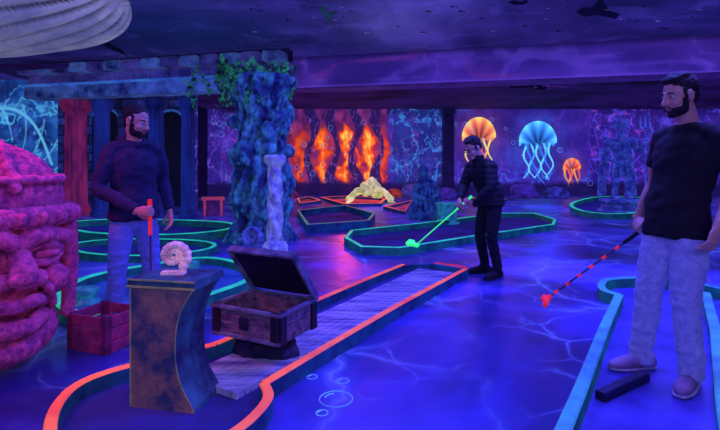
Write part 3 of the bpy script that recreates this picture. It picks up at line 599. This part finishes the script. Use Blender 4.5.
def person(name,base,yaw,J,cfg):
    base=V(base); F=V((math.cos(yaw),math.sin(yaw),0)); L=V((-F.y,F.x,0)); W=lambda p:base+F*p[0]+L*p[1]+Z*p[2]
    out=MB()
    hip=V(J['hip']); ch=V(J['chest']); nk=V(J['neck']); hd=V(J['head'])
    k=cfg.get('bulk',1.0)
    t=MB()
    t.loft([W(hip+V((0,0,.1))),W(hip+V((0,0,0))),W(hip+V((0,0,-.07)))],[(.15*k,.105*k),(.162*k,.115*k),(.15*k,.11*k)],side=L,seg=24)
    for s,kn,an in((1,'lk','la'),(-1,'rk','ra')):
        h=hip+V((0,s*.085,-.04)); kk=V(J[kn]); aa=V(J[an]); q=cfg.get('leg',1.0)
        t.loft([W(h),W(h.lerp(kk,.45)),W(kk),W(kk.lerp(aa,.4)),W(aa+V((0,0,.05))),W(aa+V((.0,0,-.015)))],[.088*k*q,.088*q*k,.07*q,.066*q,.06*q,.062*q],side=L,seg=20)
    def jd(p):
        zz=p.z-base.z; w=1+1.2*math.exp(-((zz-.16)/.09)**2)+.8*math.exp(-((zz-.5)/.08)**2)
        return .006*mn.noise(V((p.x*7,p.y*7,p.z*16)))+.005*w*mn.noise(V((p.x*10,p.y*10,p.z*38)))
    v,f=t.remesh(.010,2,jd); out.add(v,f,1)
    for s,an,fy in((1,'la','lfy'),(-1,'ra','rfy')):
        a=V(J[an]); fa=yaw+math.radians(J.get(fy,0)); ff=V((math.cos(fa),math.sin(fa),0)); fl=V((-ff.y,ff.x,0)); o=W(a); o.z=cfg.get('z0',0)
        sh=MB(); z0=o.z
        sh.loft([o-ff*.065+Z*.045,o+Z*.05,o+ff*.08+Z*.045,o+ff*.15+Z*.038,o+ff*.19+Z*.034],[(.034,.042),(.04,.05),(.047,.044),(.046,.032),(.03,.024)],side=fl,seg=18)
        sh.loft([o+Z*.05-ff*.01,o+Z*.11-ff*.015],[(.042,.05),(.04,.045)],side=fl,cap=.3)
        v,f=sh.remesh(.008,2); v[:,2]=np.clip(v[:,2],z0+.018,9); out.add(v,f,3)
        so=MB(); so.loft([o-ff*.075+Z*.014,o+Z*.014,o+ff*.08+Z*.014,o+ff*.15+Z*.014,o+ff*.2+Z*.014],[(.038,.013),(.041,.013),(.05,.013),(.048,.013),(.03,.012)],side=fl,seg=16)
        so.v=[(x,y,max(z0,z)) for x,y,z in so.v]; out.add(so.v,so.f,4)
        if cfg.get('laces'):
            for q in range(4): 
                p=o+ff*(.04+q*.025)+Z*(.092-q*.007); out.loft([p-fl*.025,p+fl*.025],[.004,.004],side=Z,m=4,seg=6)
    t=MB(); hem=hip+V((0,0,cfg.get('hem',-.04)))
    mid=hip.lerp(ch,.5)+V((0,0,.02)); sh_=nk+V((-.01,0,-.07))
    t.loft([W(hem),W(hip+V((0,0,.03))),W(hip+V((0,0,.12))),W(mid),W(ch),W(ch.lerp(sh_,.6)),W(sh_),W(nk+V((0,0,-.01)))],[(.192*k,.145*k),(.185*k,.14*k),(.174*k,.13*k),(.168*k,.12*k),(.185*k,.13*k),(.18*k,.115*k),(.125*k,.085),(.07,.066)],side=L,seg=28,cap=.2)
    skin=MB()
    for s,sn,en,hn in((1,'ls','le','lh'),(-1,'rs','re','rh')):
        S0=V(J.get(sn,(nk.x-.01,s*.175*k,nk.z-.095))); E=V(J[en]); hnd=J[hn]; Wr=hnd['wrist_w']
        Ew=W(E); Sw=W(S0); al=cfg.get('arm',1.0)
        t.loft([W(nk+V((0,s*.04,-.05))),W(S0.lerp(nk,.35)+V((0,0,.0))),Sw],[(.045,.05),(.055,.055),(.06*al,.062*al)],side=F,seg=16)
        if cfg.get('short'):
            m_=Sw.lerp(Ew,.62); t.loft([Sw,Sw.lerp(Ew,.3),m_],[.064*al,.062*al,.064*al],side=F,cap=.1)
            skin.loft([Sw.lerp(Ew,.3),Sw.lerp(Ew,.7),Ew,Ew.lerp(Wr,.3),Ew.lerp(Wr,.7),Wr],[.052,.047,.041,.042,.033,.026],side=F,seg=16)
        else:
            t.loft([Sw,Sw.lerp(Ew,.5),Ew,Ew.lerp(Wr,.4),Ew.lerp(Wr,.9)],[.064*al,.06*al,.053*al,.05*al,.038*al],side=F,cap=.3)
            t.loft([Ew.lerp(Wr,.86),Ew.lerp(Wr,.95)],[.04,.04],side=F,cap=.1)
        hand(skin,Wr,hnd['d'],hnd['n'],hnd['ts'],hnd['curl'])
    fold=cfg.get('fold',.008)
    if cfg.get('puffer'):
        def dsp(p): return .006*abs(math.sin((p.z)*math.pi/.065))-.003+.005*mn.noise(p*14)
    else:
        def dsp(p): return fold*mn.noise(V((p.x*8,p.y*8,p.z*9)))+fold*.7*mn.noise(V((p.x*18,p.y*18,p.z*22)))
    v,f=t.remesh(.011,2,dsp); out.add(v,f,0)
    if cfg.get('hood'):
        h=MB(); c=nk+V((-.05,0,.0)); h.loft([W(c+V((.09,.06,-.04))),W(c+V((0,.085,0))),W(c+V((-.06,.06,.02))),W(c+V((-.08,0,.01))),W(c+V((-.06,-.06,.02))),W(c+V((0,-.085,0))),W(c+V((.09,-.06,-.04)))],[.018,.028,.035,.04,.035,.028,.018],side=Z); h.ell(W(c+V((-.08,0,-.06))),(.08,.08,.07))
        h.loft([W(c+V((.12,.0,-.05))),W(c+V((.11,.04,-.03))),W(c+V((.05,.07,-.0)))],[.015,.02,.02])
        v,f=h.remesh(.011,2); out.add(v,f,0)
    elif cfg.get('puffer'):
        out.loft([W(nk+V((.005,0,-.03))),W(nk+V((.01,0,.035)))],[(.07,.07),(.066,.066)],side=L,m=0,seg=20,cap=.2)
    hy=yaw+math.radians(J.get('hyaw',0)); hp=math.radians(J.get('hpitch',0))
    R=Matrix.Rotation(hy,3,'Z')@Matrix.Rotation(hp,3,'Y'); hs=cfg.get('hs',1.0); HC=W(hd); Hh=lambda p:HC+R@(V(p)*hs)
    e=lambda m,p,r,**kw:m.ell(Hh(p),tuple(x*hs for x in r),R,**kw)
    skin.loft([W(nk+V((-.01,0,-.05))),W(nk+V((0,0,.02))),Hh((-.015,0,-.06)),Hh((-.01,0,-.02))],[(.062,.062),(.056,.058),(.054,.056),(.05,.05)],side=L,seg=18)
    h=skin
    e(h,(-.012,0,.03),(.095,.075,.088)); e(h,(.022,0,-.035),(.066,.058,.078)); e(h,(.06,0,-.098),(.026,.03,.02)); e(h,(.0,0,-.06),(.06,.055,.045))
    e(h,(.076,0,.022),(.014,.05,.011))
    for s in(-1,1): e(h,(.058,s*.034,-.032),(.028,.024,.024)); e(h,(-.005,s*.078,-.008),(.02,.01,.033)); e(h,(.005,s*.08,.01),(.014,.011,.016))
    h.loft([Hh((.086,0,.015)),Hh((.098,0,-.012)),Hh((.110,0,-.034))],[.009,.011,.014],side=R@V((0,1,0)),seg=12); e(h,(.096,.012,-.036),(.011,.008,.008)); e(h,(.096,-.012,-.036),(.011,.008,.008))
    e(h,(.086,0,-.062),(.011,.025,.006)); e(h,(.084,0,-.073),(.011,.022,.0065))
    v,f=skin.remesh(.0045,1); out.add(v,f,2)
    lp=MB(); e(lp,(.0905,0,-.0625),(.0085,.022,.0045)); e(lp,(.0885,0,-.0725),(.0085,.02,.005)); out.add(lp.v,lp.f,6)
    for s in(-1,1):
        q=MB(); e(q,(.072,s*.031,.001),(.0135,.0135,.0125)); out.add(q.v,q.f,7); q=MB(); e(q,(.0815,s*.031,.0),(.0055,.006,.006)); out.add(q.v,q.f,8)
        out.loft([Hh((.087,s*.014,.02)),Hh((.090,s*.03,.026)),Hh((.077,s*.05,.02))],[.0035,.004,.003],side=Z,m=5,seg=8)
    hm=MB()
    if cfg.get('short_hair'): e(hm,(-.024,0,.046),(.098,.079,.085)); e(hm,(-.055,0,-.0),(.055,.066,.06))
    else: e(hm,(-.024,0,.046),(.098,.080,.088)); e(hm,(-.055,0,-.0),(.06,.068,.066))
    if cfg.get('quiff'): e(hm,(.03,0,.098),(.056,.056,.03)); e(hm,(-.01,0,.106),(.075,.064,.034))
    for s in(-1,1): e(hm,(.014,s*.071,.012),(.018,.008,.032))
    v,f=hm.remesh(.0055,1,lambda p:.0035*mn.noise(p*60)); out.add(v,f,5)
    if cfg.get('beard'):
        bm_=MB(); e(bm_,(.024,0,-.076),(.0625,.058,.042)); e(bm_,(.062,0,-.1),(.028,.033,.022)); 
        for s in(-1,1): e(bm_,(.018,s*.056,-.05),(.022,.007,.045))
        bm_.loft([Hh((.082,.03,-.078)),Hh((.094,.022,-.056)),Hh((.099,0,-.0515)),Hh((.094,-.022,-.056)),Hh((.082,-.03,-.078))],[.0035]*5)
        v,f=bm_.remesh(.004,1,lambda p:.002*mn.noise(p*70)); out.add(v,f,5)
    if cfg.get('glasses'):
        for s in(-1,1): out.loft([Hh((.098,s*.031+.02*math.cos(t),.0+.016*math.sin(t))) for t in np.linspace(0,6.28,14)],[.0025]*14,side=R@V((1,0,0)),m=8,seg=6,sub=1); out.loft([Hh((.096,s*.051,.004)),Hh((0,s*.08,.008))],[.0025]*2,side=Z,m=8,seg=6)
        out.loft([Hh((.1,-.011,.003)),Hh((.1,.011,.003))],[.0025]*2,side=Z,m=8,seg=6)
    return out.obj(name,[cfg['top'],cfg['leg_m'],M_skin,cfg['shoe'],cfg['sole'],cfg.get('hair',M_hair),M_lip,M_eye,M_pup],fixn=False)
def grip(gp,cdir,fore,nh,ts,curl=(62,72,52)):
    s=V(cdir).normalized(); d=(V(fore)-s*V(fore).dot(s)).normalized(); n=d.cross(s).normalized()
    if n.dot(V(nh))<0: n=-n
    return dict(wrist_w=gp-d*.085-n*.027,d=d,n=n,ts=ts,curl=curl)
def putter(top,head,matg,math_,name='golf_putter',hdir=None,stripes=False,shaft=None,hs=1.0):
    b=MB(); ax=(head-top).normalized(); L=(head-top).length
    b.loft([top+ax*.22,head-ax*.02],[.0085,.007],side=(0,1,.1),m=2,seg=10,sub=1); b.loft([top,top+ax*.02,top+ax*.25],[.014,.016,.012],side=(0,1,.1),m=0,seg=12,sub=2)
    if stripes:
        for t in np.arange(.3,L-.06,.11): b.loft([top+ax*t,top+ax*(t+.025)],[.0095,.0095],side=(0,1,.1),m=1,seg=10,sub=1)
    hd=V(hdir or (1,0,0)); hd=(hd-ax*hd.dot(ax)).normalized(); n=ax.cross(hd); R=Matrix((hd,n,ax)).transposed()
    b.loft([head-ax*.03,head-ax*.015+hd*.01,head+hd*.02],[.01,.011,.013],side=n,m=1,seg=10)
    b.box(head+hd*.04*hs,(.13*hs,.028*hs,.03*hs),R,m=1); b.box(head+hd*.04*hs+n*.025*hs,(.06*hs,.035*hs,.02*hs),R,m=1)
    b.obj(name,[matg,math_,shaft or mat('steel_shaft',(150,150,170),metal=.9,rough=.3)],bevel=.003)
N_red=mat('neon_red_plastic',(255,50,50),(220,30,40),emit=.5); N_grn=mat('neon_green_plastic',(70,255,120),(50,230,110),emit=.9); M_grip=mat('black_rubber',(20,18,26)); 
rl=math.radians
# left man
base=V((-1.78,3.78,0)); yw=rl(-48); F=V((math.cos(yw),math.sin(yw),0)); L=V((-F.y,F.x,0)); W1=lambda p:base+F*p[0]+L*p[1]+Z*p[2]
gp=P(150,211,3.5); hb=V((gp.x-.0,gp.y+.03,.03)); cd=(hb-gp).normalized()
jean=mat('blue_denim',(105,124,215),(80,96,188),scale=60,rough=.85,bump=.3,emit=.07); jean2=mat('light_denim',(170,175,232),(136,140,208),scale=30,rough=.85,bump=.3,emit=.05)
person('man',base,yw,dict(hip=(0,0,.9),chest=(.0,0,1.25),neck=(0.01,0,1.465),head=(.065,0,1.61),hyaw=32,hpitch=14,lk=(.03,.12,.5),rk=(.02,-.12,.5),la=(0,.14,.1),ra=(-.02,-.15,.1),lfy=15,rfy=-20,
  le=(-.03,.24,1.13),re=(.02,-.26,1.1),
  lh=dict(wrist_w=W1((.08,.25,.90)),d=F*.25-Z,n=-L,ts=1,curl=(20,25,20)),
  rh=grip(gp+cd*.0,cd,gp-W1((.02,-.26,1.1)),L,-1)),
  dict(top=mat('navy_hoodie',(40,44,84),(28,30,62),scale=25,rough=.95,bump=.2),leg_m=jean,shoe=M_black,sole=mat('white_sole',(160,160,190)),hood=True,beard=True,bulk=1.0,arm=1.0,hs=1.03,fold=.011,short_hair=True,hair=M_hairg))
putter(gp-cd*.08,hb,N_red,N_red,hdir=(1,-.4,0))
# middle man
base=V((1.46,5.5,0)); yw=rl(203); F=V((math.cos(yw),math.sin(yw),0)); L=V((-F.y,F.x,0)); W2=lambda p:base+F*p[0]+L*p[1]+Z*p[2]
gp=P(464,203,5.38); hb=P(416,245,5.85); cd=(hb-gp).normalized()
re=(.16,-.23,1.02); le=(.14,.24,1.02)
person('man',base,yw,dict(hip=(-.04,0,.86),chest=(.05,0,1.15),neck=(.12,0,1.34),head=(.2,0,1.465),hyaw=8,hpitch=26,lk=(.03,.12,.47),rk=(.02,-.11,.47),la=(-.03,.13,.1),ra=(-.05,-.12,.1),lfy=15,rfy=-15,
  ls=(.09,.18,1.255),rs=(.09,-.18,1.255),le=le,re=re,
  lh=grip(gp-cd*.05,cd,gp-W2(le),-L,1),rh=grip(gp+cd*.05,cd,gp-W2(re),L,-1)),
  dict(top=mat('black_puffer',(20,18,32),(10,9,18),scale=12,rough=.75),leg_m=M_black,shoe=M_black,sole=M_black,puffer=True,glasses=True,bulk=.98,arm=1.1,leg=.92,quiff=True))
putter(gp-cd*.12,hb,N_grn,N_grn,hdir=(-1,-.3,0),shaft=N_grn,hs=1.4)
# right man
base=V((1.88,2.8,.0)); yw=rl(200); F=V((math.cos(yw),math.sin(yw),0)); L=V((-F.y,F.x,0)); W3=lambda p:base+F*p[0]+L*p[1]+Z*p[2]
gp=W3((.0,-.25,.87)); hb=P(548,298,3.5); cd=(hb-gp).normalized(); re=(-.09,-.25,1.15)
person('man',base,yw,dict(hip=(-.01,-.04,.94),chest=(-.05,-.02,1.3),neck=(-.05,-.01,1.52),head=(.01,-.01,1.675),hyaw=-12,hpitch=10,lk=(.05,.06,.52),rk=(.06,-.16,.52),la=(.04,.08,.113),ra=(.08,-.2,.113),lfy=20,rfy=-14,
  ls=(-.06,.165,1.425),le=(-.10,.225,1.14),re=re,rs=(-.06,-.175,1.425),
  lh=dict(wrist_w=W3((.085,.255,.94)),d=F*.45-Z+L*-.05,n=-L+F*.0,ts=1,curl=(28,32,24)),
  rh=grip(gp,cd,-Z*.7+F*.5,L,-1)),
  dict(top=mat('black_tee',(26,20,34),(14,11,20),scale=20,rough=.9),leg_m=jean2,shoe=mat('grey_suede',(175,140,172),(120,94,130),scale=9,bump=.3),sole=mat('pale_sole',(210,205,225)),short=True,beard=True,quiff=True,laces=True,bulk=1.0,leg=1.1,hem=-.08,fold=.011,z0=.013))
putter(gp-cd*.1,hb,M_grip,N_red,hdir=(-.3,-1,0),stripes=True)

# ---------------- lights
def area(loc,size,col,e,tgt=None,name='blacklight_or_fill'):
    l=bpy.data.lights.new(name,'AREA'); l.shape='RECTANGLE'; l.size=size[0]; l.size_y=size[1]; l.color=tuple(lin(col)); l.energy=e
    o=bpy.data.objects.new(name,l); o.location=loc; sc.collection.objects.link(o)
    if tgt is not None: o.rotation_euler=(V(tgt)-V(loc)).to_track_quat('-Z','Y').to_euler()
def spot(loc,tgt,col,e,ang=60,r=.1,name='spot_lamp'):
    l=bpy.data.lights.new(name,'SPOT'); l.color=tuple(lin(col)); l.energy=e; l.spot_size=rl(ang); l.spot_blend=.6; l.shadow_soft_size=r
    o=bpy.data.objects.new(name,l); o.location=loc; o.rotation_euler=(V(tgt)-V(loc)).to_track_quat('-Z','Y').to_euler(); sc.collection.objects.link(o)
BL=(85,88,255)
area((2.2,3.2,3.75),(1.6,1.0),BL,215); area((-2.0,2.2,3.75),(1.5,1),(110,90,255),70); area((.3,5.6,3.78),(2,.8),(100,95,255),150)
area((4.5,6.0,3.7),(2,1.2),BL,200); area((-5,8.5,3.7),(1.5,1),(80,120,255),125); area((4,14,3.5),(4,1.5),(140,80,255),140); area((0,15,3.5),(3,2),(170,80,220),75); area((9,14,3.5),(3,2),BL,125)
area((.5,-1.5,2.6),(2.5,1.2),(150,135,255),85,tgt=(.2,4,.8))  # fill light added behind the camera to brighten the figures
spot((-3.3,2.2,3.6),(-2.3,3.0,1.2),(255,50,90),290,42)
spot((-1.2,1.4,1.9),(-2.2,3.0,.7),(200,60,200),26,50)
spot((-.3,1.0,3.5),(-.98,2.6,.45),(255,150,100),110,26)
spot((1.2,17,3.4),(.3,19,.2),(255,90,30),120,110)
spot((-.5,18.2,2.4),(.0,15,0),(255,70,40),170,80)
spot((3.9,3.4,3.7),(1.9,2.8,1.3),(150,100,255),110,60)
spot((8.5,10.2,3.6),(6.68,12.3,1.3),(110,140,255),120,50)
w=bpy.data.worlds.new('world'); sc.world=w; w.use_nodes=True; w.node_tree.nodes['Background'].inputs[0].default_value=C(60,40,150); w.node_tree.nodes['Background'].inputs[1].default_value=.2
cam=bpy.data.cameras.new('camera'); co=bpy.data.objects.new('camera',cam); sc.collection.objects.link(co); co.location=(0,0,CH); co.rotation_euler=(math.pi/2,0,0)
cam.sensor_width=36; cam.lens=24; cam.shift_y=-50/720; cam.clip_end=100; sc.camera=co
